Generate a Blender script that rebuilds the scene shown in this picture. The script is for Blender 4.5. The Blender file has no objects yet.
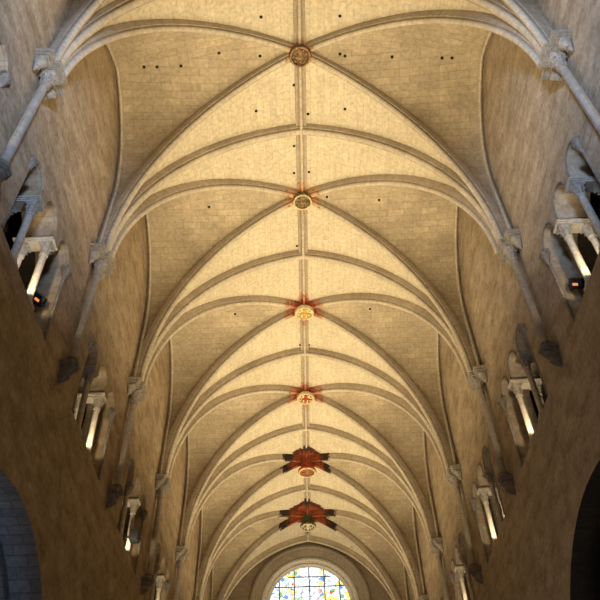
import bpy, bmesh, math, random
from math import sin, cos, pi, sqrt, acos
from mathutils import Vector as V, Matrix
random.seed(7)
sc = bpy.context.scene
COL = sc.collection
DZ = 1.6                      # floor is z = 0, eye height 1.6 m

# ------------------------------------------------------------------ layout
XR = 0.17                     # ridge line
PY = {-2: 1.45, -1: 7.35, 0: 12.92, 1: 18.60, 2: 24.42, 3: 30.20, 4: 36.0, 5: 41.9}  # pier lines; bay k lies between PY[k-1] and PY[k]
KY = {-1: 4.35, 0: 10.10, 1: 15.74, 2: 21.57, 3: 27.41, 4: 33.2, 5: 39.0}            # roof boss of each bay
GY = {k: 9.9 + 5.86 * k for k in range(-1, 6)}                                        # centre of each gallery opening
GY[-1] = 4.85; GY[0] = 9.95; GY[1] = 15.75; GY[2] = 21.6
ZCAP = 15.65 + DZ             # top of the wall-shaft capitals
RISE = 6.5
XS = 5.52                     # intrados half span
ORD = ['first', 'second', 'third', 'fourth', 'fifth', 'sixth', 'seventh']

# ------------------------------------------------------------------ materials
def nt(mat):
    mat.use_nodes = True
    t = mat.node_tree; t.nodes.clear()
    return t, t.nodes, t.links

def ramp(N, stops):
    r = N.new('ShaderNodeValToRGB')
    e = r.color_ramp.elements
    while len(e) < len(stops): e.new(0.5)
    for i, (p, c) in enumerate(stops):
        e[i].position = p; e[i].color = (*c, 1) if len(c) == 3 else c
    return r

def stone(name, c1, c2, mortar, bw=.62, rh=.3, ms=.012, stain=.35, stain_col=(.12, .09, .06), bump=.4,
          brick=True, paint=None, streak=None, rough=.92, mort_mix=.55):
    """coursed masonry driven by UVs in metres; paint = list of ((x,y,z), radius, kind)"""
    m = bpy.data.materials.new(name)
    t, N, L = nt(m)
    out = N.new('ShaderNodeOutputMaterial'); b = N.new('ShaderNodeBsdfPrincipled')
    b.inputs['Roughness'].default_value = rough
    b.inputs['Specular IOR Level'].default_value = .15
    L.new(b.outputs[0], out.inputs[0])
    uv = N.new('ShaderNodeUVMap'); uv.uv_map = 'UVMap'
    geo = N.new('ShaderNodeNewGeometry')
    n1 = N.new('ShaderNodeTexNoise'); n1.inputs['Scale'].default_value = .55; n1.inputs['Detail'].default_value = 6
    n1.inputs['Roughness'].default_value = .62
    L.new(geo.outputs['Position'], n1.inputs['Vector'])
    n2 = N.new('ShaderNodeTexNoise'); n2.inputs['Scale'].default_value = 9; n2.inputs['Detail'].default_value = 5
    L.new(geo.outputs['Position'], n2.inputs['Vector'])
    # slightly warped UVs so that the joints are not ruler straight
    n3 = N.new('ShaderNodeTexNoise'); n3.inputs['Scale'].default_value = 1.3
    L.new(uv.outputs[0], n3.inputs['Vector'])
    wa = N.new('ShaderNodeVectorMath'); wa.operation = 'MULTIPLY_ADD'
    wa.inputs[1].default_value = (.03, .03, 0)
    L.new(n3.outputs['Color'], wa.inputs[0]); L.new(uv.outputs[0], wa.inputs[2])
    bt = N.new('ShaderNodeTexBrick')
    bt.inputs['Color1'].default_value = (*c1, 1); bt.inputs['Color2'].default_value = (*c2, 1)
    mm = [a * (1 - mort_mix) + mo * mort_mix for a, mo in zip(c1, mortar)]
    bt.inputs['Mortar'].default_value = (*mm, 1)
    bt.inputs['Scale'].default_value = 1; bt.inputs['Mortar Size'].default_value = ms
    bt.inputs['Mortar Smooth'].default_value = .25
    bt.inputs['Brick Width'].default_value = bw; bt.inputs['Row Height'].default_value = rh
    bt.inputs['Bias'].default_value = -.1
    L.new(wa.outputs[0], bt.inputs['Vector'])
    # large stains
    r1 = ramp(N, [(.38, (0, 0, 0)), (.68, (1, 1, 1))]); L.new(n1.outputs['Fac'], r1.inputs[0])
    ml = N.new('ShaderNodeMath'); ml.operation = 'MULTIPLY'; ml.inputs[1].default_value = stain
    L.new(r1.outputs[0], ml.inputs[0])
    mx = N.new('ShaderNodeMixRGB'); mx.blend_type = 'MIX'; mx.inputs[2].default_value = (*stain_col, 1)
    L.new(ml.outputs[0], mx.inputs[0]); L.new(bt.outputs['Color'] if brick else bt.outputs['Color'], mx.inputs[1])
    # fine grain
    r2 = ramp(N, [(.3, (.72, .72, .72)), (.7, (1.12, 1.12, 1.12))]); L.new(n2.outputs['Fac'], r2.inputs[0])
    mg = N.new('ShaderNodeMixRGB'); mg.blend_type = 'MULTIPLY'; mg.inputs[0].default_value = .8
    L.new(mx.outputs[0], mg.inputs[1]); L.new(r2.outputs[0], mg.inputs[2])
    last = mg.outputs[0]
    if streak:
        mp = N.new('ShaderNodeMapping'); mp.inputs['Scale'].default_value = streak[0]
        L.new(uv.outputs[0], mp.inputs[0])
        ns = N.new('ShaderNodeTexNoise'); ns.inputs['Scale'].default_value = 1; ns.inputs['Detail'].default_value = 6
        ns.inputs['Roughness'].default_value = .65
        L.new(mp.outputs[0], ns.inputs['Vector'])
        rs = ramp(N, [(.36, streak[1]), (.56, (1, 1, 1))]); L.new(ns.outputs['Fac'], rs.inputs[0])
        ms_ = N.new('ShaderNodeMixRGB'); ms_.blend_type = 'MULTIPLY'; ms_.inputs[0].default_value = 1
        L.new(last, ms_.inputs[1]); L.new(rs.outputs[0], ms_.inputs[2]); last = ms_.outputs[0]
    for (kp, rad, col, dark) in (paint or []):
        ds = N.new('ShaderNodeVectorMath'); ds.operation = 'DISTANCE'; ds.inputs[1].default_value = kp
        L.new(geo.outputs['Position'], ds.inputs[0])
        nn = N.new('ShaderNodeTexNoise'); nn.inputs['Scale'].default_value = 5
        L.new(geo.outputs['Position'], nn.inputs['Vector'])
        ad = N.new('ShaderNodeMath'); ad.operation = 'MULTIPLY_ADD'; ad.inputs[1].default_value = rad * .45
        L.new(nn.outputs['Fac'], ad.inputs[0]); L.new(ds.outputs['Value'], ad.inputs[2])
        q = rad * 1.22
        def dv(x): return min(1, max(0, x))
        mr = N.new('ShaderNodeMapRange'); mr.inputs[1].default_value = 0; mr.inputs[2].default_value = q
        L.new(ad.outputs[0], mr.inputs[0])
        rp = ramp(N, [(0, (*col, 1)), (.62, (*col, 1)), (.76, (*dark, 1)), (.93, (*dark, 1)), (1.0, (*dark, 0))])
        L.new(mr.outputs[0], rp.inputs[0])
        nv = N.new('ShaderNodeTexVoronoi'); nv.inputs['Scale'].default_value = 6
        L.new(geo.outputs['Position'], nv.inputs['Vector'])
        rv = ramp(N, [(.15, (.35, .35, .35)), (.45, (1.15, 1.15, 1.15))]); L.new(nv.outputs['Distance'], rv.inputs[0])
        pm = N.new('ShaderNodeMixRGB'); pm.blend_type = 'MULTIPLY'; pm.inputs[0].default_value = .8
        L.new(rp.outputs[0], pm.inputs[1]); L.new(rv.outputs[0], pm.inputs[2])
        px = N.new('ShaderNodeMixRGB'); L.new(rp.outputs['Alpha'], px.inputs[0])
        L.new(last, px.inputs[1]); L.new(pm.outputs[0], px.inputs[2]); last = px.outputs[0]
    L.new(last, b.inputs['Base Color'])
    if bump:
        hm = N.new('ShaderNodeMath'); hm.operation = 'MULTIPLY_ADD'; hm.inputs[1].default_value = -1.0
        L.new(bt.outputs['Fac'], hm.inputs[0]); L.new(n2.outputs['Fac'], hm.inputs[2])
        bp = N.new('ShaderNodeBump'); bp.inputs['Strength'].default_value = bump; bp.inputs['Distance'].default_value = .02
        L.new(hm.outputs[0], bp.inputs['Height']); L.new(bp.outputs[0], b.inputs['Normal'])
    return m

def plain(name, col, rough=.8, noise=.25, scale=12, metal=0, emit=None, bump=.3):
    m = bpy.data.materials.new(name)
    t, N, L = nt(m)
    out = N.new('ShaderNodeOutputMaterial'); b = N.new('ShaderNodeBsdfPrincipled')
    L.new(b.outputs[0], out.inputs[0])
    b.inputs['Roughness'].default_value = rough; b.inputs['Metallic'].default_value = metal
    b.inputs['Specular IOR Level'].default_value = .25
    geo = N.new('ShaderNodeNewGeometry')
    n = N.new('ShaderNodeTexNoise'); n.inputs['Scale'].default_value = scale; n.inputs['Detail'].default_value = 5
    L.new(geo.outputs['Position'], n.inputs['Vector'])
    lo = [c * (1 - noise * 1.6) for c in col]; hi = [min(1, c * (1 + noise)) for c in col]
    r = ramp(N, [(.3, lo), (.7, hi)]); L.new(n.outputs['Fac'], r.inputs[0]); L.new(r.outputs[0], b.inputs['Base Color'])
    if bump:
        bp = N.new('ShaderNodeBump'); bp.inputs['Strength'].default_value = bump; bp.inputs['Distance'].default_value = .02
        L.new(n.outputs['Fac'], bp.inputs['Height']); L.new(bp.outputs[0], b.inputs['Normal'])
    if emit:
        b.inputs['Emission Color'].default_value = (*emit[0], 1); b.inputs['Emission Strength'].default_value = emit[1]
    return m

def kpos(k, dz=0): return (XR, KY[k], ZCAP + RISE - .05 + dz)
RED = (.24, .058, .02); DRED = (.07, .02, .012); FRED = (.46, .24, .12)
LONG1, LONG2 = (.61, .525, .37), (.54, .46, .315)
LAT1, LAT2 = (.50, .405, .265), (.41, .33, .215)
def web_mats(k):
    paint = None
    if k in (4, 5): paint = [(kpos(k, .2), 1.0 if k == 4 else 1.3, RED, DRED)]
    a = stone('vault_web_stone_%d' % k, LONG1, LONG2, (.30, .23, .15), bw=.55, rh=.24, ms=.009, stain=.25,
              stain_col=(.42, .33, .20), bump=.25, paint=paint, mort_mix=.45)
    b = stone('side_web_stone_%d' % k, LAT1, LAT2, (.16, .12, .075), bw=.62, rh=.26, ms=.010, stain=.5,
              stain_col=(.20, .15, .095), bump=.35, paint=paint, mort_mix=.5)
    return a, b
RIB_SHADE = (.47, .385, .275); RIB_SHADE2 = (.41, .335, .235)  # same stone as the roll, with the shade of the flanks painted in
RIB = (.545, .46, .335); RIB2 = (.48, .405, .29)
BODY = {}
def rib_mat(k):
    paint = None
    if k in (1,): paint = [(kpos(k), .8, FRED, (.44, .28, .16))]
    if k in (0,): paint = [(kpos(k), .55, (.45, .24, .12), (.40, .28, .17))]
    if k in (2, 3): paint = [(kpos(k), .95, (.30, .075, .035), (.38, .19, .11))]
    if k in (4, 5): paint = [(kpos(k), 1.5 if k == 4 else 2.0, RED, (.04, .025, .018))]
    m = stone('rib_stone_%s' % k, RIB, RIB2, (.22, .18, .13), bw=.45, rh=3, ms=.008, stain=.3,
              stain_col=(.25, .19, .13), bump=.15, paint=paint)
    BODY[m.name] = stone('rib_body_shaded_stone_%s' % k, RIB_SHADE, RIB_SHADE2, (.2, .16, .11), bw=.45, rh=3, ms=.008, stain=.35,
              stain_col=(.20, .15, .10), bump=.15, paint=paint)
    return m
M_wall = stone('wall_stone', (.47, .355, .225), (.37, .27, .165), (.20, .155, .11), bw=.62, rh=.3, ms=.010, stain=.4,
               stain_col=(.22, .165, .10), bump=.5, streak=((1.4, 2.6, 1), (.70, .67, .62)), mort_mix=.35)
M_wall_r = stone('right_wall_stone', (.48, .375, .25), (.385, .295, .195), (.22, .18, .13), bw=.62, rh=.3, ms=.010, stain=.4,
               stain_col=(.23, .185, .125), bump=.5, streak=((1.4, 2.6, 1), (.70, .67, .62)), mort_mix=.35)
M_wend = stone('end_wall_stone', (.27, .21, .145), (.23, .175, .12), (.16, .12, .08), stain=.4, bump=.4)
M_arch = stone('arch_stone', RIB, RIB2, (.22, .18, .13), bw=.42, rh=3, ms=.008, stain=.3, stain_col=(.26, .2, .14), bump=.15)
BODY[M_arch.name] = stone('arch_body_shaded_stone', RIB_SHADE, RIB_SHADE2, (.2, .16, .11), bw=.42, rh=3, ms=.008, stain=.35, stain_col=(.2, .15, .1), bump=.15)
M_shaft = stone('shaft_stone', (.38, .325, .25), (.34, .285, .22), (.16, .14, .11), bw=9, rh=1.1, ms=.008, stain=.4,
                stain_col=(.17, .14, .11), bump=.2)
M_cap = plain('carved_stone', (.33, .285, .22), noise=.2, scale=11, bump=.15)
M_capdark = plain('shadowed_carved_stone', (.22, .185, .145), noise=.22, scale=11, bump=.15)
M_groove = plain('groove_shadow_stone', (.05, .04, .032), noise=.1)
M_gcol = plain('gallery_marble', (.50, .43, .33), noise=.15, scale=8, bump=.15)
M_gcap = plain('gallery_carved_stone', (.36, .31, .235), noise=.2, scale=14, bump=.3)
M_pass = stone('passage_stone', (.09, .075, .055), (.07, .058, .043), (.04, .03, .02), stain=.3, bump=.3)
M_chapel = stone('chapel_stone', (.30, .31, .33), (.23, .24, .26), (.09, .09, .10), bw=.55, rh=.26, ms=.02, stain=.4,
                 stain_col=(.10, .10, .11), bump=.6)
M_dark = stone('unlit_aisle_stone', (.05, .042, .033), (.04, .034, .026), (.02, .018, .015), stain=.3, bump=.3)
M_floor = stone('floor_stone', (.30, .26, .21), (.25, .215, .17), (.12, .1, .08), bw=.8, rh=.8, stain=.3)
M_hole = plain('dark_hole', (.012, .009, .006), noise=.1)
M_black = plain('black_metal', (.012, .012, .013), rough=.5, noise=.2)
M_speaker = plain('black_speaker_cloth', (.004, .004, .004), rough=1, noise=.1, bump=0)
M_iron = plain('window_iron', (.02, .02, .022), rough=.6, noise=.2)
M_lampglass = plain('floodlight_glass', (.3, .1, .05), rough=.3, emit=((1, .32, .10), 1.0))
M_wood = plain('brown_gel_panel', (.16, .11, .05), rough=.5, noise=.3)

# ------------------------------------------------------------------ mesh helpers
def box_uv(me):
    if me.uv_layers.get('UVMap'): uvl = me.uv_layers['UVMap']
    else: uvl = me.uv_layers.new(name='UVMap')
    for p in me.polygons:
        n = p.normal; a = (abs(n.x), abs(n.y), abs(n.z)); i = a.index(max(a))
        for li in p.loop_indices:
            c = me.vertices[me.loops[li].vertex_index].co
            uvl.data[li].uv = (c.y, c.z) if i == 0 else (c.x, c.z) if i == 1 else (c.x, c.y)

def tag(o, label=None, cat=None, group=None, kind=None):
    if label: o['label'] = label
    if cat: o['category'] = cat
    if group: o['group'] = group
    if kind: o['kind'] = kind
    return o

def obj(name, bm, mat, parent=None, smooth=False, uv=True, recalc=True, loc=None):
    me = bpy.data.meshes.new(name)
    if recalc: bmesh.ops.recalc_face_normals(bm, faces=bm.faces)
    bm.to_mesh(me); bm.free()
    me.materials.append(mat) if not isinstance(mat, (list, tuple)) else [me.materials.append(x) for x in mat]
    if uv: box_uv(me)
    if smooth:
        for p in me.polygons: p.use_smooth = True
        try: me.set_sharp_from_angle(angle=math.radians(42))
        except Exception: pass
    o = bpy.data.objects.new(name, me); COL.objects.link(o)
    if loc is not None: o.location = loc
    if parent: o.parent = parent
    return o

def empty(name, loc, rz=0):
    o = bpy.data.objects.new(name, None); o.empty_display_size = .3
    o.location = loc; o.rotation_euler = (0, 0, rz); COL.objects.link(o)
    return o

def add_box(bm, x0, x1, y0, y1, z0, z1):
    vs = [bm.verts.new(p) for p in ((x0,y0,z0),(x1,y0,z0),(x1,y1,z0),(x0,y1,z0),(x0,y0,z1),(x1,y0,z1),(x1,y1,z1),(x0,y1,z1))]
    for f in ((0,3,2,1),(4,5,6,7),(0,1,5,4),(1,2,6,5),(2,3,7,6),(3,0,4,7)): bm.faces.new([vs[i] for i in f])

def add_prism(bm, pts, z0, z1):
    """polygon in xy extruded in z"""
    a = [bm.verts.new((x, y, z0)) for x, y in pts]; b = [bm.verts.new((x, y, z1)) for x, y in pts]
    n = len(pts)
    bm.faces.new(a[::-1]); bm.faces.new(b)
    for i in range(n): bm.faces.new((a[i], a[(i+1) % n], b[(i+1) % n], b[i]))

def add_loft(bm, rings, cap=True):
    """rings: list of lists of points, closed"""
    R = [[bm.verts.new(p) for p in r] for r in rings]
    n = len(R[0])
    for a, b in zip(R, R[1:]):
        for i in range(n):
            bm.faces.new((a[i], a[(i+1) % n], b[(i+1) % n], b[i]))
    if cap: bm.faces.new(R[0][::-1]); bm.faces.new(R[-1])

def circ(cx, cy, z, r, n=20, sq=0, rot=0):
    """circle morphing to a square by sq"""
    o = []
    for i in range(n):
        a = 2*pi*i/n + rot
        k = 1 / max(abs(cos(a)), abs(sin(a)))
        q = r * (1 + (k - 1) * sq)
        o.append((cx + q*cos(a), cy + q*sin(a), z))
    return o

def add_lathe(bm, prof, cx=0, cy=0, n=20):
    add_loft(bm, [circ(cx, cy, z, r, n) for r, z in prof])

def add_leaf(bm, bx, by, z, ang, h, w, curl):
    """upright leaf on a capital bell curling outwards at the tip"""
    d = V((cos(ang), sin(ang), 0)); s = V((-sin(ang), cos(ang), 0)); o = V((bx, by, z))
    prof = [(0, 0, .7), (.35, .05, 1), (.65, .22, .95), (.88, .6, .7), (.97, 1, .45), (.84, 1.2, .2)]
    rows = []
    for t, c, ww in prof:
        p = o + d * (c*curl) + V((0, 0, t*h))
        rows.append([p - s*w*ww/2, p + d*.022, p + s*w*ww/2, p - d*.03])
    add_loft(bm, rows)

def resample(pts, n):
    pts = [V(p) for p in pts]
    ds = [0]
    for a, b in zip(pts, pts[1:]): ds.append(ds[-1] + (b-a).length)
    out = []; j = 0
    for i in range(n+1):
        d = ds[-1]*i/n
        while j < len(ds)-2 and ds[j+1] < d: j += 1
        f = (d-ds[j])/max(1e-9, ds[j+1]-ds[j])
        out.append(pts[j].lerp(pts[j+1], min(1, max(0, f))))
    return out

def arc(a, rise, off=0, n=48):
    """(h, z) from the springing (h = a) to the crown (h = 0) of a pointed arc"""
    c = (rise*rise - a*a)/(2*a); R = a + c
    Ro = R + off; th = acos(max(-1, min(1, c/Ro)))
    return [(Ro*cos(th*i/n) - c, Ro*sin(th*i/n)) for i in range(n+1)]

def sweep(bm, pts, lat, prof, uvl=None):
    """profile (w, d): w along lat, d towards the outside of the arch (up)"""
    rows = []; L = 0; prev = None; lens = []
    a_, b_ = pts[0], pts[-1]
    if abs(a_.z - b_.z) < .5: cen = (a_ + b_)/2 - V((0, 0, 1))
    else: cen = V((b_.x, b_.y, a_.z - .3))
    for i, p in enumerate(pts):
        t = (pts[min(i+1, len(pts)-1)] - pts[max(i-1, 0)]).normalized()
        nrm = lat.cross(t).normalized()
        if nrm.dot(p - cen) < 0: nrm = -nrm
        rows.append([bm.verts.new(p + lat*w + nrm*d) for w, d in prof])
        if prev is not None: L += (p-prev).length
        lens.append(L); prev = p
    n = len(prof)
    per = [0]
    for a, b in zip(prof, prof[1:]+prof[:1]): per.append(per[-1] + math.hypot(b[0]-a[0], b[1]-a[1]))
    for i in range(len(rows)-1):
        for j in range(n):
            f = bm.faces.new((rows[i][j], rows[i][(j+1) % n], rows[i+1][(j+1) % n], rows[i+1][j]))
            if n > 12 and not (6 <= j <= n-8): f.material_index = 1  # body faces get the shade-toned stone, the roll keeps the light one
            if uvl:
                for lp, uvv in zip(f.loops, ((lens[i], per[j]), (lens[i], per[j+1]), (lens[i+1], per[j+1]), (lens[i+1], per[j]))):
                    lp[uvl].uv = (uvv[0], uvv[1] + .3)
    bm.faces.new(rows[0][::-1]); bm.faces.new(rows[-1])

def rib_profile(w, d, r=.075):
    """thin roll under a hollow and a deep straight-sided body; 0 = intrados, d = web level"""
    h = w/2
    half = [(h, d+.05), (h, .17), (h*.93, .15), (h*.93, .13), (h*.80, .13), (r*1.12, .20), (r*.8, .13)]
    half += [(r*cos(a), .085 - .085*sin(a)) for a in (-.1, .35, .8, 1.2)]
    return [(-x, y) for x, y in half] + [(0, 0)] + half[::-1]

def make_sweep(name, pts, lat, prof, mat, smooth=True):
    bm = bmesh.new(); uvl = bm.loops.layers.uv.new('UVMap')
    sweep(bm, pts, lat, prof, uvl)
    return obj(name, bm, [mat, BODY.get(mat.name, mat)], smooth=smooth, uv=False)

# ------------------------------------------------------------------ vault curves
SILL = 11.28 + DZ
RD = .35     # rib depth below the web
def ridge_shift(x): return x + XR*(1-min(1, abs(x)/XS))
def t_curve(k, s, off=0, n=40):
    y = PY[k]
    return resample([(ridge_shift(s*h), y, ZCAP - .03 + z) for h, z in arc(XS, RISE, off)], n)
def d_curve(k, e, s, off=0, n=40):
    """diagonal of bay k towards the pier line e (k-1 or k) on side s"""
    yk = KY[k]; yp = PY[e] + (.27 if e < k else -.27)
    dx = s*(XS-.05) - XR; dy = yp - yk; hd = math.hypot(dx, dy)
    return resample([(XR + dx*h/hd, yk + dy*h/hd, ZCAP - .03 + z) for h, z in arc(hd, RISE, off)], n)
ZW = 18.2 + DZ; WR = 3.35
LEAN = .025              # the left wall leans slightly inwards
def wx(s, z, x=6.0): return s*x + (LEAN*(z-SILL) if s < 0 else 0)
def w_curve(k, e, s, off=0, x=5.98, n=40):
    ya = (PY[k-1] + PY[k])/2; yp = PY[e] + (.30 if e < k else -.30)
    a = abs(yp-ya); sg = 1 if yp > ya else -1
    pts = [(ya + sg*(a+off), ZCAP - .03)] + [(ya + sg*h, ZW + z) for h, z in arc(a, WR, off)]
    pts = [(wx(s, z, x), y, z) for y, z in pts]
    return resample(pts, n)

# ------------------------------------------------------------------ ceiling webs
def ceiling(k):
    bm = bmesh.new(); uvl = bm.loops.layers.uv.new('UVMap')
    n, m = 40, 10
    for s in (-1, 1):
        for e in (k-1, k):
            T = t_curve(e, s, RD, n); D = d_curve(k, e, s, RD, n); W = w_curve(k, e, s, .12, 6.0, n)
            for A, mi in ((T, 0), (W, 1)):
                L = [0]
                for a, b in zip(A, A[1:]): L.append(L[-1] + (b-a).length)
                LD = [0]
                for a, b in zip(D, D[1:]): LD.append(LD[-1] + (b-a).length)
                grid = []
                for i in range(n+1):
                    row = []
                    for j in range(m+1):
                        f = j/m; p = A[i].lerp(D[i], f)
                        p = p + V((0, 0, .10 * 4*f*(1-f) * (i/n) * (A[i]-D[i]).length/3))
                        row.append((bm.verts.new(p), ((p.y, L[i]) if mi == 0 else (p.x, .8*abs(p.y-(PY[k-1]+PY[k])/2) + .8*(ZCAP+RISE-p.z)))))
                    grid.append(row)
                for i in range(n):
                    for j in range(m):
                        q = (grid[i][j], grid[i][j+1], grid[i+1][j+1], grid[i+1][j])
                        try: f_ = bm.faces.new([v[0] for v in q])
                        except ValueError: continue
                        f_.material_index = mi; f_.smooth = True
                        for lp, v in zip(f_.loops, q): lp[uvl].uv = v[1]
    bmesh.ops.remove_doubles(bm, verts=bm.verts, dist=.002)
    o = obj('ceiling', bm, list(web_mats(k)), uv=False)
    return tag(o, kind='structure')
CEIL = {}
for k in range(-1, 6): CEIL[k] = ceiling(k)

# ------------------------------------------------------------------ ribs
bossword = {0: 'nearest', 1: 'second', 2: 'third', 3: 'fourth', 4: 'fifth', 5: 'farthest', -1: 'unseen'}
P_T = rib_profile(.34, RD, .105); P_D = rib_profile(.27, RD, .085); P_R = rib_profile(.36, .30, .06)
for k in range(-1, 6):
    a = t_curve(k, -1, 0, 44); b = t_curve(k, 1, 0, 44)
    o = make_sweep('transverse_arch', a + b[::-1][1:], V((0, 1, 0)), P_T, M_arch)
    if k == -1: lab = 'moulded cross arch cut by the top edge, before the nearest roof boss'
    elif k == 5: lab = 'moulded stone arch against the end wall over the stained glass window'
    else: lab = 'broad moulded cross arch between the %s and the %s roof boss' % (bossword[k], bossword[k+1])
    tag(o, lab, 'arch', 'cross arches of the vault')
for k in range(-1, 6):
    mt = rib_mat(k)
    for e in (k-1, k):
        for s in (-1, 1):
            if k == -1 and e < -1: continue
            c = d_curve(k, e, s, 0, 44)
            d = (c[-1]-c[0]); lat = V((-d.y, d.x, 0)).normalized()
            o = make_sweep('diagonal_rib', c, lat, P_D, mt)
            side = 'left' if s < 0 else 'right'
            if k == -1: lab = 'diagonal rib above the nearest %s wall capital, cut by the top edge' % side
            else: lab = 'slim diagonal rib from the %s roof boss %s to the %s wall' % (bossword[k], 'back towards the camera' if e < k else 'away from the camera', side)
            tag(o, lab, 'rib', 'diagonal ribs of the vault')
    # ridge rib, from cross arch to cross arch
    z = ZCAP - .03 + RISE + RD - .32
    y0, y1 = PY[k-1], PY[k]
    pts = [V((XR, y0 + (y1-y0)*i/24, z)) for i in range(25)]
    if k >= 0:
        o = make_sweep('ridge_rib', pts, V((1, 0, 0)), P_R, mt)
        tag(o, 'straight ridge rib of the vault crossing the %s boss' % bossword[k], 'rib', 'ridge ribs of the vault')
    for s in (-1, 1):
        if k == -1: continue
        a = w_curve(k, k-1, s, 0, 5.99, 30); b = w_curve(k, k, s, 0, 5.99, 30)
        prof = [(-.17, .02), (-.16, -.02), (-.12, -.04), (-.08, -.02), (-.06, .02), (-.06, .2), (-.17, .2), (-.18, .1)]
        prof = [(w*s, d) for w, d in prof]
        o = make_sweep('wall_rib', a + b[::-1][1:], V((1, 0, 0)), prof, M_arch)
        tag(o, 'thin rib on the %s wall edging the vault beside the %s roof boss' % ('left' if s < 0 else 'right', bossword[k]),
            'rib', 'wall ribs of the vault')

# ------------------------------------------------------------------ bosses
def disc_boss(k, r, z, mats, label, drop=0):
    t = empty('roof_boss', (XR, KY[k], z))
    tag(t, label, 'roof boss', 'roof bosses along the ridge')
    bm = bmesh.new()
    zt = .34 + drop
    add_lathe(bm, [(r*.62, zt), (r*.66, .16), (r*.98, .13), (r*1.0, .05), (r*.92, .0), (r*.80, -.01), (r*.76, .05), (r*.3, .05)], n=32)
    obj('boss_drum', bm, mats[0], t, smooth=True)
    bm = bmesh.new()
    # raised ring
    prof = []
    n = 36
    for i in range(n):
        pass
    R0, rr = r*.86, r*.09
    rings = []
    for i in range(n+1):
        a = 2*pi*i/n
        rings.append([(cos(a)*(R0 + rr*cos(b)), sin(a)*(R0 + rr*cos(b)), rr*sin(b)) for b in [2*pi*q/8 for q in range(8)]])
    add_loft(bm, rings, cap=False)
    obj('boss_ring', bm, mats[1], t, smooth=True)
    # figure in relief: standing body with head, arms and drapery
    bm = bmesh.new()
    def ball(cx, cy, rx, ry, rz):
        mtx = Matrix.Translation((cx*r, cy*r, .03)) @ Matrix.Diagonal((rx*r, ry*r, rz*r, 1))
        bmesh.ops.create_icosphere(bm, subdivisions=2, radius=1, matrix=mtx)
    ball(0, .42, .13, .15, .18); ball(0, .02, .24, .34, .2); ball(.02, -.4, .2, .28, .16)
    ball(-.32, .08, .16, .12, .14); ball(.32, .12, .15, .13, .14)
    for i in range(9):
        a = 2*pi*i/9 + .3
        ball(.60*cos(a), .60*sin(a), .10, .12, .1)
    obj('carved_figure', bm, mats[2], t, smooth=True)
    return t
B_dark = plain('boss_dark', (.15, .085, .04), noise=.5, scale=14)
B_dark2 = plain('boss_brown', (.28, .17, .08), noise=.5, scale=14)
B_olive = plain('boss_olive', (.16, .13, .06), noise=.6, scale=10)
B_gold = plain('boss_gold', (.55, .36, .08), noise=.3, scale=14)
B_goldl = plain('boss_pale_ring', (.62, .50, .26), noise=.3, scale=10)
B_red = plain('boss_red', (.36, .07, .03), noise=.4, scale=12)
B_green = plain('boss_green', (.10, .11, .05), noise=.5, scale=16)
B_white = plain('boss_pale', (.55, .50, .40), noise=.35, scale=16)
ZB = ZCAP + RISE - .20
disc_boss(0, .36, ZB, (B_dark, B_dark2, B_dark2), 'dark carved round boss with a figure, nearest of the ridge')
disc_boss(1, .37, ZB, (B_olive, B_goldl, B_dark2), 'weathered olive and ochre round boss, second along the ridge')
disc_boss(2, .42, ZB, (B_goldl, B_goldl, B_gold), 'golden round boss with pale rim and red painted ribs around it')
disc_boss(3, .44, ZB, (B_goldl, B_goldl, B_red), 'pale rimmed round boss with red centre, fourth along the ridge')
disc_boss(4, .50, ZB - .42, (B_red, B_goldl, B_dark2), 'hanging red drum boss with gold ring, fifth along the ridge', .42)
disc_boss(5, .48, ZB - .46, (B_green, B_goldl, B_white), 'hanging drum boss with pale blue grey face, farthest along the ridge', .46)

# ------------------------------------------------------------------ side walls
SPR = 13.45 + DZ; G0, G1 = -1.50, 1.63
GA, GB = -.55, .62            # axes of the two column pairs
PW = .17                      # half width of the pier stone over each pair
WT = .85                      # wall thickness at the gallery
def arch_pts(y0, y1, zs, rise, n=12):
    c = (y0+y1)/2; a = (y1-y0)/2
    return [(c - a*cos(pi*i/n), zs + rise*sin(pi*i/n)) for i in range(n+1)]
def gallery_outline(g):
    p = [(g+G0, SILL)]
    st = .16
    for a, b in ((G0, GA-PW), (GA+PW, GB-PW), (GB+PW, G1)):
        p += [(g+a, SPR)] if a != G0 else []
        p += arch_pts(g+a, g+b, SPR+st, (b-a)/2*1.05)
        if b != G1: p += [(g+b, SPR)]
    p += [(g+G1, SILL)]
    return p
ARC = {-1: dict(cy=(12.75, 24.4, 36.2), R=4.15, zt=7.98+DZ), 1: dict(cy=(13.55, 24.9, 36.3), R=5.1, zt=8.5+DZ)}
def nave_arch(s, cy, n=40):
    R = ARC[s]['R']; zc = ARC[s]['zt'] - R
    return [(cy-R, .02)] + [(cy - R*cos(pi*i/n), zc + R*sin(pi*i/n)) for i in range(n+1)] + [(cy+R, .02)]
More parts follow.
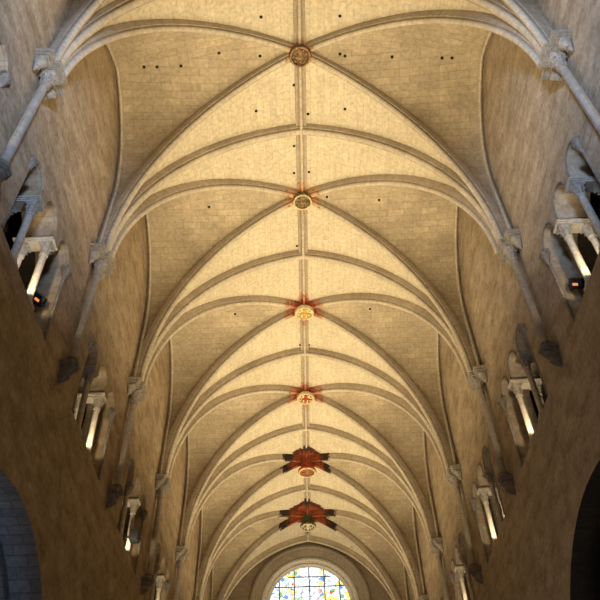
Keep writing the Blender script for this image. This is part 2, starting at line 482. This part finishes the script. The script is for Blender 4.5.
def wall_side(s, mat):
    cu = bpy.data.curves.new('tmp', 'CURVE'); cu.dimensions = '2D'; cu.fill_mode = 'BOTH'; cu.extrude = WT/2
    def spl(pts):
        sp = cu.splines.new('POLY'); sp.points.add(len(pts)-1)
        for q, (a, b) in zip(sp.points, pts): q.co = (a, b, 0, 1)
        sp.use_cyclic_u = True
    spl([(-4, 0), (42.3, 0), (42.3, 24.6), (-4, 24.6)])
    for k in range(-1, 6): spl(gallery_outline(GY[k] if s < 0 or k >= 0 else 4.0))
    for cy in ARC[s]['cy']: spl(nave_arch(s, cy))
    o = bpy.data.objects.new('tmp', cu); COL.objects.link(o)
    bpy.context.view_layer.update()
    me = bpy.data.meshes.new_from_object(o)
    bpy.data.objects.remove(o)
    for v in me.vertices:
        a, b, c = v.co; v.co = (wx(s, b, 6 + WT/2 + c), a, b)
    bm = bmesh.new(); bm.from_mesh(me); bpy.data.meshes.remove(me)
    bmesh.ops.remove_doubles(bm, verts=bm.verts, dist=.0005)
    bmesh.ops.recalc_face_normals(bm, faces=bm.faces)
    for f in bm.faces:
        c_ = f.calc_center_median()
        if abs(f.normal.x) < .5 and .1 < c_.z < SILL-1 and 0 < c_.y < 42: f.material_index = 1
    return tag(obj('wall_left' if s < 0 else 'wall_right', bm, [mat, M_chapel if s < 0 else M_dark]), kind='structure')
wall_side(-1, M_wall); wall_side(1, M_wall_r)

# gallery passage behind each wall and the chapels behind the big arches
for s in (-1, 1):
    bm = bmesh.new()
    x0 = 6 + WT
    def quad(a, b, c, d):
        bm.faces.new([bm.verts.new((s*p[0], p[1], p[2])) for p in (a, b, c, d)])
    y0, y1, zt, x1 = -4, 42.3, SPR + 1.6, 9.2
    quad((x0, y0, SILL-.02), (x1, y0, SILL-.02), (x1, y1, SILL-.02), (x0, y1, SILL-.02))
    quad((x1, y0, SILL-.02), (x1, y1, SILL-.02), (x1, y1, zt), (x1, y0, zt))
    quad((x0, y0, zt), (x1, y0, zt), (x1, y1, zt), (x0, y1, zt))
    quad((x0, y0, SILL-.02), (x1, y0, SILL-.02), (x1, y0, zt), (x0, y0, zt))
    quad((x0, y1, SILL-.02), (x1, y1, SILL-.02), (x1, y1, zt), (x0, y1, zt))
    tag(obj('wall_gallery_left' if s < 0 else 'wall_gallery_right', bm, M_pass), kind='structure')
    for cy in ARC[s]['cy']:
        bm = bmesh.new(); uvl = bm.loops.layers.uv.new('UVMap')
        pts = nave_arch(s, cy); xa, xb = 6+WT-.03, 13
        L = 0; rows = []
        for i, (y, z) in enumerate(pts):
            if i: L += math.hypot(y-pts[i-1][0], z-pts[i-1][1])
            rows.append((bm.verts.new((s*xa, y, z)), bm.verts.new((s*xb, y, z)), L))
        for a, b in zip(rows, rows[1:]):
            f = bm.faces.new((a[0], a[1], b[1], b[0]))
            for lp, u in zip(f.loops, ((xa, a[2]), (xb, a[2]), (xb, b[2]), (xa, b[2]))): lp[uvl].uv = u
        f = bm.faces.new([r[1] for r in rows])
        for lp in f.loops: lp[uvl].uv = (lp.vert.co.y, lp.vert.co.z)
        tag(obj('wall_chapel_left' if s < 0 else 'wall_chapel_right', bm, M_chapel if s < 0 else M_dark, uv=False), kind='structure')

# floor and rear wall
bm = bmesh.new(); add_box(bm, -13.2, 13.2, -4.2, 42.6, -.2, 0)
tag(obj('floor', bm, M_floor), kind='structure')
bm = bmesh.new(); add_box(bm, -6.9, 6.9, -4.4, -4.0, 0, 24.6)
tag(obj('wall_back', bm, M_wall), kind='structure')
bm = bmesh.new(); add_box(bm, -6.0, 6.0, -4.0, 1.5, 22.2+DZ, 22.5+DZ)
tag(obj('ceiling', bm, web_mats(-1)[0]), kind='structure')

# ------------------------------------------------------------------ gallery arcades
def gallery_column_meshes():
    n = 18
    bb = bmesh.new()
    add_box(bb, -.14, .14, -.14, .14, 0, .06)
    add_lathe(bb, [(.13, .06), (.135, .09), (.12, .11), (.10, .125), (.115, .15), (.11, .17), (.088, .18)], n=n)
    sh = bmesh.new(); add_lathe(sh, [(.086, .18), (.084, .9), (.08, 1.66), (.10, 1.665), (.105, 1.69), (.10, 1.715), (.085, 1.72)], n=n)
    cp = bmesh.new()
    H = 1.72
    add_loft(cp, [circ(0, 0, H, .085, 24), circ(0, 0, H+.12, .095, 24), circ(0, 0, H+.24, .115, 24, .3), circ(0, 0, H+.30, .14, 24, .8), circ(0, 0, H+.335, .15, 24, 1)])
    for i in range(8): add_leaf(cp, .085*cos(2*pi*i/8), .085*sin(2*pi*i/8), H+.01, 2*pi*i/8, .18, .07, .05)
    for i in range(4):
        a = pi/4 + i*pi/2
        add_leaf(cp, .10*cos(a), .10*sin(a), H+.12, a, .19, .07, .08)
    return bb, sh, cp
def part(name, me, parent):
    o = bpy.data.objects.new(name, me); COL.objects.link(o); o.parent = parent; return o
b_, s_, c_ = gallery_column_meshes()
tmp = [obj('base', b_, M_gcol, smooth=True), obj('shaft', s_, M_gcol, smooth=True), obj('capital', c_, M_gcap, smooth=True)]
GM = [o.data for o in tmp]
for o in tmp: bpy.data.objects.remove(o)
# abacus block
bm = bmesh.new()
AX = WT/2 + .06
for (hx, hy, z0, z1) in ((AX-.05, .15, 0, .035), (AX-.02, .175, .035, .07), (AX, .20, .07, .118)):
    add_box(bm, -hx, hx, -hy, hy, z0, z1)
o = obj('abacus', bm, M_gcol); ABM = o.data; bpy.data.objects.remove(o)
# carved jamb capital (sits at the edge of the opening on the wall face)
bm = bmesh.new()
add_box(bm, -.10, .06, -.16, .16, .16, .22)
add_loft(bm, [circ(-.02, 0, -.20, .03, 16), circ(-.03, 0, -.08, .07, 16), circ(-.03, 0, .06, .10, 16, .3), circ(-.03, 0, .16, .13, 16, .8)])
for i in range(5):
    a = pi/2 + pi*i/4
    add_leaf(bm, -.02 + .05*cos(a), .05*sin(a), -.12, a, .27, .08, .07)
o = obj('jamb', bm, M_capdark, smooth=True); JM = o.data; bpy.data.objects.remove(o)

for k in range(-1, 5):
    for s in (-1, 1):
        side = 'left' if s < 0 else 'right'
        g = GY[k]
        if k < 0 and s > 0: continue      # outside the frame
        where = '%s %s gallery' % ('half hidden top corner' if k < 0 else ['nearest', 'second', 'third', 'fourth', 'fifth'][k], side)
        for yy, pn in ((GA, 'nearer'), (GB, 'farther')):
            if k == -1 and pn == 'nearer': continue
            for xx, dn in ((6.13, 'front'), (6.13+.56, 'rear')):
                r = empty('gallery_column', (s*xx, g+yy, SILL))
                look = 'floodlit pale' if (pn == 'farther' and dn == 'front') else 'shadowed grey'
                tag(r, '%s %s column of the %s pair, %s' % (look, dn, pn, where), 'column', 'small columns of the wall galleries')
                for nm, me in zip(('base', 'shaft', 'capital'), GM): part(nm, me, r)
            a = bpy.data.objects.new('abacus_block', ABM); COL.objects.link(a)
            a.location = (s*(6 + WT/2 - .0), g+yy, SILL + 2.055)
            tag(a, 'moulded slab on the %s column pair, %s' % (pn, where), 'abacus', 'abacus blocks of the wall galleries')
        for yy, pn in ((G0-.02, 'near'), (G1+.02, 'far')):
            if k == -1 and pn == 'near': continue
            j = bpy.data.objects.new('jamb_capital', JM); COL.objects.link(j)
            j.location = (s*6.0, g+yy, SPR); j.rotation_euler = (0, 0, pi if s < 0 else 0)
            tag(j, 'small carved capital at the %s edge, %s' % (pn, where), 'capital', 'edge capitals of the wall galleries')
        # roll moulding round the heads and down the far jamb
        bm = bmesh.new()
        def roll(pts, r=.032):
            rings = []
            for i, p in enumerate(pts):
                a = V(pts[max(0, i-1)]); b = V(pts[min(len(pts)-1, i+1)]); t = (b-a).normalized()
                n1 = V((1, 0, 0)); n2 = t.cross(n1)
                rings.append([tuple(V(p) + n1*r*cos(q) + n2*r*sin(q)) for q in [2*pi*w/8 for w in range(8)]])
            add_loft(bm, rings)
        st = .16
        for a, b in ((G0, GA-PW), (GA+PW, GB-PW), (GB+PW, G1)):
            ap = arch_pts(g+a-.03, g+b+.03, SPR+st, (b-a)/2*1.05+.03)
            roll([(s*6.0, ap[0][0], SPR+.02)] + [(s*6.0, y, z) for y, z in ap] + [(s*6.0, ap[-1][0], SPR+.02)])
        roll([(s*6.0, g+G1+.02, SILL), (s*6.0, g+G1+.02, SPR-.2)], .04)
        roll([(s*6.0, g+G0-.02, SILL), (s*6.0, g+G0-.02, SPR-.2)], .04)
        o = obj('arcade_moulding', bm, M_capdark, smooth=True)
        tag(o, 'slim roll moulding round the arch heads, %s' % where, 'moulding', 'mouldings of the wall galleries')

# ------------------------------------------------------------------ wall shafts
def shaft_meshes():
    ZS = 15.0 + DZ; zb = 11.82 + DZ; top = ZCAP
    sh = bmesh.new()
    add_lathe(sh, [(.10, zb), (.10, ZS-.06), (.125, ZS-.055), (.135, ZS-.02), (.125, ZS+.015), (.105, ZS+.02)], n=24)
    # capital: bell with leaves and stepped abacus; local +x points to the wall
    ab = bmesh.new()
    def plan(g):   # g = outwards growth
        return [(.24, -.55-g), (-.16-g, -.54-g), (-.16-g, -.25-g), (-.28-g, -.25-g), (-.28-g, .25+g), (-.16-g, .25+g), (-.16-g, .54+g), (.24, .55+g)]
    for g, z0, z1 in ((-.12, top-.27, top-.23), (-.06, top-.23, top-.175), (-.10, top-.175, top-.156), (-.02, top-.156, top-.105), (-.06, top-.105, top-.086), (.02, top-.086, top)):
        nf = len(ab.faces); add_prism(ab, plan(g), z0, z1)
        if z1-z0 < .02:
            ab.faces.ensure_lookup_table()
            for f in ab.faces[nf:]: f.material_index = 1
    cp = bmesh.new()
    z1 = top - .27
    add_loft(cp, [circ(0, 0, ZS+.02, .105, 24), circ(0, 0, ZS+.14, .12, 24), circ(0, 0, ZS+.28, .16, 24, .3), circ(-.02, 0, z1, .19, 24, .8)])
    for i in range(8):
        a = 2*pi*i/8
        add_leaf(cp, .105*cos(a), .105*sin(a), ZS+.03, a, .24, .10, .07)
    for i in range(8):
        a = 2*pi*i/8 + pi/8
        add_leaf(cp, .12*cos(a), .12*sin(a), ZS+.14, a, .22, .10, .11)
    for q in (-1, 1):   # side corbels under the flanking abaci
        add_loft(cp, [circ(.15, q*.36, z1-.34, .025, 16), circ(.12, q*.36, z1-.18, .08, 16), circ(.07, q*.38, z1, .13, 16, .7)])
        for i in range(4):
            a = pi/2 + pi*(i+.5)/4
            add_leaf(cp, .11 + .06*cos(a), q*.36 + .06*sin(a), z1-.24, a, .23, .08, .06)
    co = bmesh.new()
    add_lathe(co, [(.11, zb+.01), (.14, zb-.0), (.15, zb-.04), (.125, zb-.07), (.12, zb-.11)], n=24)
    def hexr(cx, z, hx, hy): 
        return [(cx-hx, -hy*.5, z), (cx-hx*.4, -hy, z), (.22, -hy, z), (.22, hy, z), (cx-hx*.4, hy, z), (cx-hx, hy*.5, z)]
    add_loft(co, [hexr(0, zb-.31, .12, .13), hexr(0, zb-.28, .17, .18), hexr(0, zb-.24, .17, .18), hexr(0, zb-.22, .20, .21), hexr(0, zb-.17, .21, .22), hexr(0, zb-.15, .16, .17), hexr(0, zb-.11, .15, .16)])
    add_loft(co, [hexr(.16, zb-.70, .05, .05), hexr(.12, zb-.64, .09, .09), hexr(.07, zb-.56, .12, .12), hexr(.04, zb-.46, .09, .11), hexr(.0, zb-.36, .13, .15), hexr(.0, zb-.31, .12, .13)])
    return sh, cp, ab, co
a = shaft_meshes()
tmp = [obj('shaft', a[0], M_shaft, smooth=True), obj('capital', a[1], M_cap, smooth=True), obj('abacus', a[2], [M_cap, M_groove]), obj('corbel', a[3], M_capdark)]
SM = [o.data for o in tmp]
for o in tmp: bpy.data.objects.remove(o)
near = ['nearest the camera', 'second from the camera', 'third from the camera', 'fourth from the camera', 'fifth from the camera', 'farthest from the camera']
for i, k in enumerate(range(-1, 5)):
    for s in (-1, 1):
        r = empty('wall_shaft', (wx(s, 0, 5.80), PY[k], 0), 0 if s > 0 else pi)
        if s < 0: r.rotation_euler = (0, -math.atan(LEAN), pi)
        tag(r, 'round shaft with leafy capital on the %s wall, %s' % ('left' if s < 0 else 'right', near[i]), 'wall shaft',
            'wall shafts under the vault ribs')
        for nm, me in zip(('shaft', 'capital', 'abacus', 'corbel'), SM): part(nm, me, r)

# ------------------------------------------------------------------ end wall with round window
YE = 42.0; RC = (.15, 18.3 + DZ); RG = 2.46
def ring_wall():
    cu = bpy.data.curves.new('tmp', 'CURVE'); cu.dimensions = '2D'; cu.fill_mode = 'BOTH'; cu.extrude = .5
    for pts in ([(-6.9, 0), (6.9, 0), (6.9, 24.6), (-6.9, 24.6)], [(RC[0] + 3.4*cos(2*pi*i/96), RC[1] + 3.4*sin(2*pi*i/96)) for i in range(96)]):
        sp = cu.splines.new('POLY'); sp.points.add(len(pts)-1)
        for q, (a, b) in zip(sp.points, pts): q.co = (a, b, 0, 1)
        sp.use_cyclic_u = True
    o = bpy.data.objects.new('tmp', cu); COL.objects.link(o); bpy.context.view_layer.update()
    me = bpy.data.meshes.new_from_object(o); bpy.data.objects.remove(o)
    for v in me.vertices:
        a, b, c = v.co; v.co = (a, YE + .5 + c, b)
    bm = bmesh.new(); bm.from_mesh(me); bpy.data.meshes.remove(me)
    bmesh.ops.remove_doubles(bm, verts=bm.verts, dist=.0005)
    return tag(obj('wall_end', bm, M_wend), kind='structure')
ring_wall()
win = empty('window_1', (RC[0], YE, RC[1])); tag(win, kind='structure')
def ring_obj(name, prof, mat, parent, n=96):
    bm = bmesh.new(); R = []
    for i in range(n+1):
        a = 2*pi*i/n
        R.append([(r*cos(a), y, r*sin(a)) for r, y in prof])
    add_loft(bm, R, cap=False)
    bmesh.ops.remove_doubles(bm, verts=bm.verts, dist=.0005)
    return obj(name, bm, mat, parent, smooth=True)
M_ring = stone('window_ring_stone', (.30, .25, .18), (.26, .21, .15), (.12, .1, .07), bw=.5, rh=3, stain=.4, bump=.3)
ring_obj('hood_moulding', [(3.38, .0), (3.36, -.08), (3.44, -.16), (3.56, -.14), (3.62, -.06), (3.62, .1), (3.40, .1)], M_ring, win)
ring_obj('splayed_reveal', [(3.42, .02), (3.28, .06), (3.14, .20), (3.02, .24), (2.96, .30), (3.0, .9), (3.45, .9)], M_ring, win)
M_frame = plain('window_frame_stone', (.50, .45, .38), noise=.2)
ring_obj('window_frame', [(2.98, .30), (2.92, .22), (2.80, .22), (2.76, .34), (2.66, .40), (2.58, .38), (2.54, .48), (RG, .55), (RG, .75), (3.02, .75)], M_frame, win)
# stained glass
g = bpy.data.materials.new('stained_glass'); t, N, L = nt(g)
out = N.new('ShaderNodeOutputMaterial'); em = N.new('ShaderNodeEmission'); tc = N.new('ShaderNodeTexCoord')
sp = N.new('ShaderNodeSeparateXYZ'); L.new(tc.outputs['Object'], sp.inputs[0])
v1 = N.new('ShaderNodeTexVoronoi'); v1.inputs['Scale'].default_value = 2.3; L.new(tc.outputs['Object'], v1.inputs['Vector'])
v2 = N.new('ShaderNodeTexVoronoi'); v2.feature = 'DISTANCE_TO_EDGE'; v2.inputs['Scale'].default_value = 5.0
L.new(tc.outputs['Object'], v2.inputs['Vector'])
v3 = N.new('ShaderNodeTexVoronoi'); v3.inputs['Scale'].default_value = 5.0; L.new(tc.outputs['Object'], v3.inputs['Vector'])
sx = N.new('ShaderNodeSeparateColor'); L.new(v3.outputs['Color'], sx.inputs[0])
cr = ramp(N, [(0, (.85, .93, 1)), (.3, (.70, .84, 1)), (.46, (1, .72, .12)), (.55, (.9, .95, 1)), (.68, (.12, .30, .85)), (.76, (1, .80, .25)),
              (.84, (.75, .10, .05)), (.90, (.16, .45, .16)), (.95, (.92, .95, 1))])
cr.color_ramp.interpolation = 'CONSTANT'
L.new(sx.outputs[0], cr.inputs[0])
# paler column of light in the middle
ab_ = N.new('ShaderNodeMath'); ab_.operation = 'ABSOLUTE'; L.new(sp.outputs['X'], ab_.inputs[0])
mr = N.new('ShaderNodeMapRange'); mr.inputs[1].default_value = .25; mr.inputs[2].default_value = .75; L.new(ab_.outputs[0], mr.inputs[0])
mx = N.new('ShaderNodeMixRGB'); mx.inputs[1].default_value = (.86, .93, 1, 1); L.new(mr.outputs[0], mx.inputs[0]); L.new(cr.outputs[0], mx.inputs[2])
re_ = ramp(N, [(0, (.03, .03, .03)), (.035, (.05, .05, .05)), (.07, (1, 1, 1))]); L.new(v2.outputs['Distance'], re_.inputs[0])
m2 = N.new('ShaderNodeMixRGB'); m2.blend_type = 'MULTIPLY'; m2.inputs[0].default_value = .75
L.new(mx.outputs[0], m2.inputs[1]); L.new(re_.outputs[0], m2.inputs[2])
L.new(m2.outputs[0], em.inputs[0]); em.inputs[1].default_value = 1.7; L.new(em.outputs[0], out.inputs[0])
bm = bmesh.new()
vs = [bm.verts.new(((RG+.03)*cos(2*pi*i/72), .62, (RG+.03)*sin(2*pi*i/72))) for i in range(72)]; bm.faces.new(vs)
bmesh.ops.solidify(bm, geom=bm.faces[:], thickness=.02)
obj('stained_glass', bm, g, win)
for i, q in enumerate((-1.84, -.92, 0, .92, 1.84)):
    h = sqrt(RG*RG - q*q)
    bm = bmesh.new(); add_box(bm, q-.03, q+.03, .57, .61, -h, h); obj('vertical_bar', bm, M_iron, win)
    bm = bmesh.new(); add_box(bm, -h, h, .575, .605, q+.3-.025, q+.3+.025) if abs(q) < 1.8 else add_box(bm, -h*.8, h*.8, .575, .605, q-.025, q+.025)
    obj('horizontal_bar', bm, M_iron, win)

# ------------------------------------------------------------------ floodlights and loudspeaker
def floodlight(loc, rz, tilt, label, glow):
    t = empty('floodlight', loc, rz); tag(t, label, 'lamp')
    bm = bmesh.new(); add_lathe(bm, [(.09, 0), (.09, .02), (.012, .03), (.012, .88)], n=12); obj('stand', bm, M_black, t)
    bm = bmesh.new(); add_box(bm, -.15, .15, -.07, .09, -.12, .12)
    bmesh.ops.bevel(bm, geom=bm.edges[:], offset=.015, segments=2)
    for i in range(5): add_box(bm, -.13 + i*.06, -.115 + i*.06, .09, .13, -.10, .10)
    h = obj('housing', bm, M_black, t); h.location = (0, 0, .96); h.rotation_euler = (tilt, .5, 0)
    bm = bmesh.new(); add_box(bm, -.06, .06, -.078, -.07, -.04, .02); gl = obj('lens', bm, M_lampglass if glow else M_black, h)
    bm = bmesh.new(); add_box(bm, -.19, -.165, -.02, .02, -.10, .06); add_box(bm, .165, .19, -.02, .02, -.10, .06); add_box(bm, -.19, .19, -.02, .02, -.12, -.095)
    add_box(bm, -.012, .012, -.012, .012, -.16, -.1)
    y = obj('yoke', bm, M_black, t); y.location = (0, 0, .94)
    return t
floodlight((-6.27, GY[0]+1.32, SILL), .5, .9, 'black box floodlight with dim red lens in the nearest left gallery', True)
floodlight((6.27, GY[0]+1.38, SILL), -.5, .9, 'black box floodlight with glowing orange lens in the nearest right gallery', True)
t = empty('loudspeaker', (-6.02, GY[2]+.42, SILL+.72)); tag(t, 'black boxy loudspeaker clamped to a pale column in the third left gallery', 'loudspeaker')
bm = bmesh.new(); add_box(bm, -.02, .26, -.22, .16, -.17, .17); bmesh.ops.bevel(bm, geom=bm.edges[:], offset=.03, segments=2); obj('housing', bm, M_speaker, t)
bm = bmesh.new(); add_box(bm, .26, .275, -.19, .13, -.14, .14); obj('grille', bm, M_iron, t)
bm = bmesh.new(); add_box(bm, -.16, -.02, .02, .06, -.02, .02); add_box(bm, -.2, -.16, .0, .3, -.03, .03); obj('bracket', bm, M_black, t)

# ------------------------------------------------------------------ camera
F = 714.43
p, yw, r = .79828, -.00811, -.0276
fwd = V((sin(yw)*cos(p), cos(yw)*cos(p), sin(p))); right = V((cos(yw), -sin(yw), 0)); up = right.cross(fwd)
Rr = right*cos(r) + up*sin(r); Uu = -right*sin(r) + up*cos(r)
cam = bpy.data.cameras.new('camera'); co = bpy.data.objects.new('camera', cam); COL.objects.link(co)
mw = Matrix((Rr, Uu, -fwd)).transposed().to_4x4(); mw.translation = V((-.374, 0, DZ)); co.matrix_world = mw
cam.sensor_width = 36; cam.lens = 36*F/600; cam.shift_x = 12.36/600; cam.shift_y = 11.32/600
cam.clip_start = .05; cam.clip_end = 200
sc.camera = co

# ------------------------------------------------------------------ putlog holes, on the webs
from mathutils.bvhtree import BVHTree
holes = [(181,66),(219,53),(260,56),(340,54),(345,56),(392,57),(261,17),(340,16),(144,67),(157,67),(442,58),(452,58),
         (294,85),(308,114),(294,146),(294,173),(309,172),(256,111),(345,109),(327,197),(209,207),(379,200),(297,246),(235,314),(370,309),
         (352,547),(300,345),(309,345)]
dg = bpy.context.evaluated_depsgraph_get()
trees = {k: BVHTree.FromObject(o, dg) for k, o in CEIL.items()}
for (u, v) in holes:
    d = (fwd + Rr*((u-300+12.36)/F) + Uu*((300+11.32-v)/F)).normalized()
    best = None
    for k, tr in trees.items():
        h = tr.ray_cast(co.matrix_world.translation, d)
        if h[0] and (best is None or h[3] < best[1][3]): best = (k, h)
    if not best: continue
    k, h = best; nrm = h[1] if h[1].dot(d) < 0 else -h[1]
    bm = bmesh.new()
    bmesh.ops.create_cone(bm, cap_ends=True, segments=10, radius1=.055, radius2=.05, depth=.03)
    o = obj('putlog_hole', bm, M_hole, CEIL[k])
    o.matrix_world = Matrix.Translation(h[0]) @ nrm.to_track_quat('Z', 'Y').to_matrix().to_4x4()

# ------------------------------------------------------------------ light
def lamp(kind, name, loc, energy, col, target=None, **kw):
    l = bpy.data.lights.new(name, kind); l.energy = energy; l.color = col
    for a, b in kw.items(): setattr(l, a, b)
    o = bpy.data.objects.new(name, l); COL.objects.link(o); o.location = loc
    if target is not None: o.rotation_euler = (V(target)-V(loc)).to_track_quat('-Z', 'Y').to_euler()
    return o
WARM = (1, .80, .50)
for k in range(-1, 6):
    g_ = GY[k]
    for s in (-1, 1):
        lamp('SPOT', 'gallery_flood', (s*5.6, g_+.2, SILL+.2), 330, WARM, (-s*3.0, g_+.8, 23), spot_size=1.35, spot_blend=.9, shadow_soft_size=.15)
        # small one lighting the far column pair and the middle arch head
        lamp('SPOT', 'column_flood', (s*5.90, g_-.2, SILL+.08), 165, (1, .84, .58), (s*6.16, g_+.66, SILL+1.2), spot_size=1.3, spot_blend=.4, shadow_soft_size=.04)
lamp('AREA', 'vault_fill', (.1, 21.5, SILL-1.2), 2750, (1, .82, .52), (.1, 21.51, 30), shape='RECTANGLE', size=2.4, size_y=37, spread=2.1)  # unseen fill added in mid-nave to light the vault, no fixture there
for s in (-1, 1):
    lamp('SPOT', 'west_window_daylight', (-s*1.5, -3.4, 12.5), 9500, (.38, .58, 1), (s*6, 6.3, 16.2), spot_size=.66, spot_blend=.9, shadow_soft_size=.8)
lamp('AREA', 'nave_glow', (0, 16, 1.5), 110, (1, .84, .70), (0, 16.01, 20), shape='RECTANGLE', size=8, size_y=30)
lamp('AREA', 'chapel_daylight', (-12.7, 13.0, 4.5), 80, (.5, .68, 1), (0, 13, 6.0), shape='RECTANGLE', size=5, size_y=5)
lamp('AREA', 'right_wall_fill', (-5.2, 8, 2.5), 110, (.75, .85, 1), (6, 11, 8), size=3)  # cool fill added inside the nave to lift the lower right wall
w = bpy.data.worlds.new('world'); sc.world = w; w.use_nodes = True
bg = w.node_tree.nodes['Background']; bg.inputs[0].default_value = (.10, .09, .08, 1); bg.inputs[1].default_value = .3
sc.view_settings.view_transform = 'Standard'; sc.view_settings.look = 'None'; sc.view_settings.exposure = 0
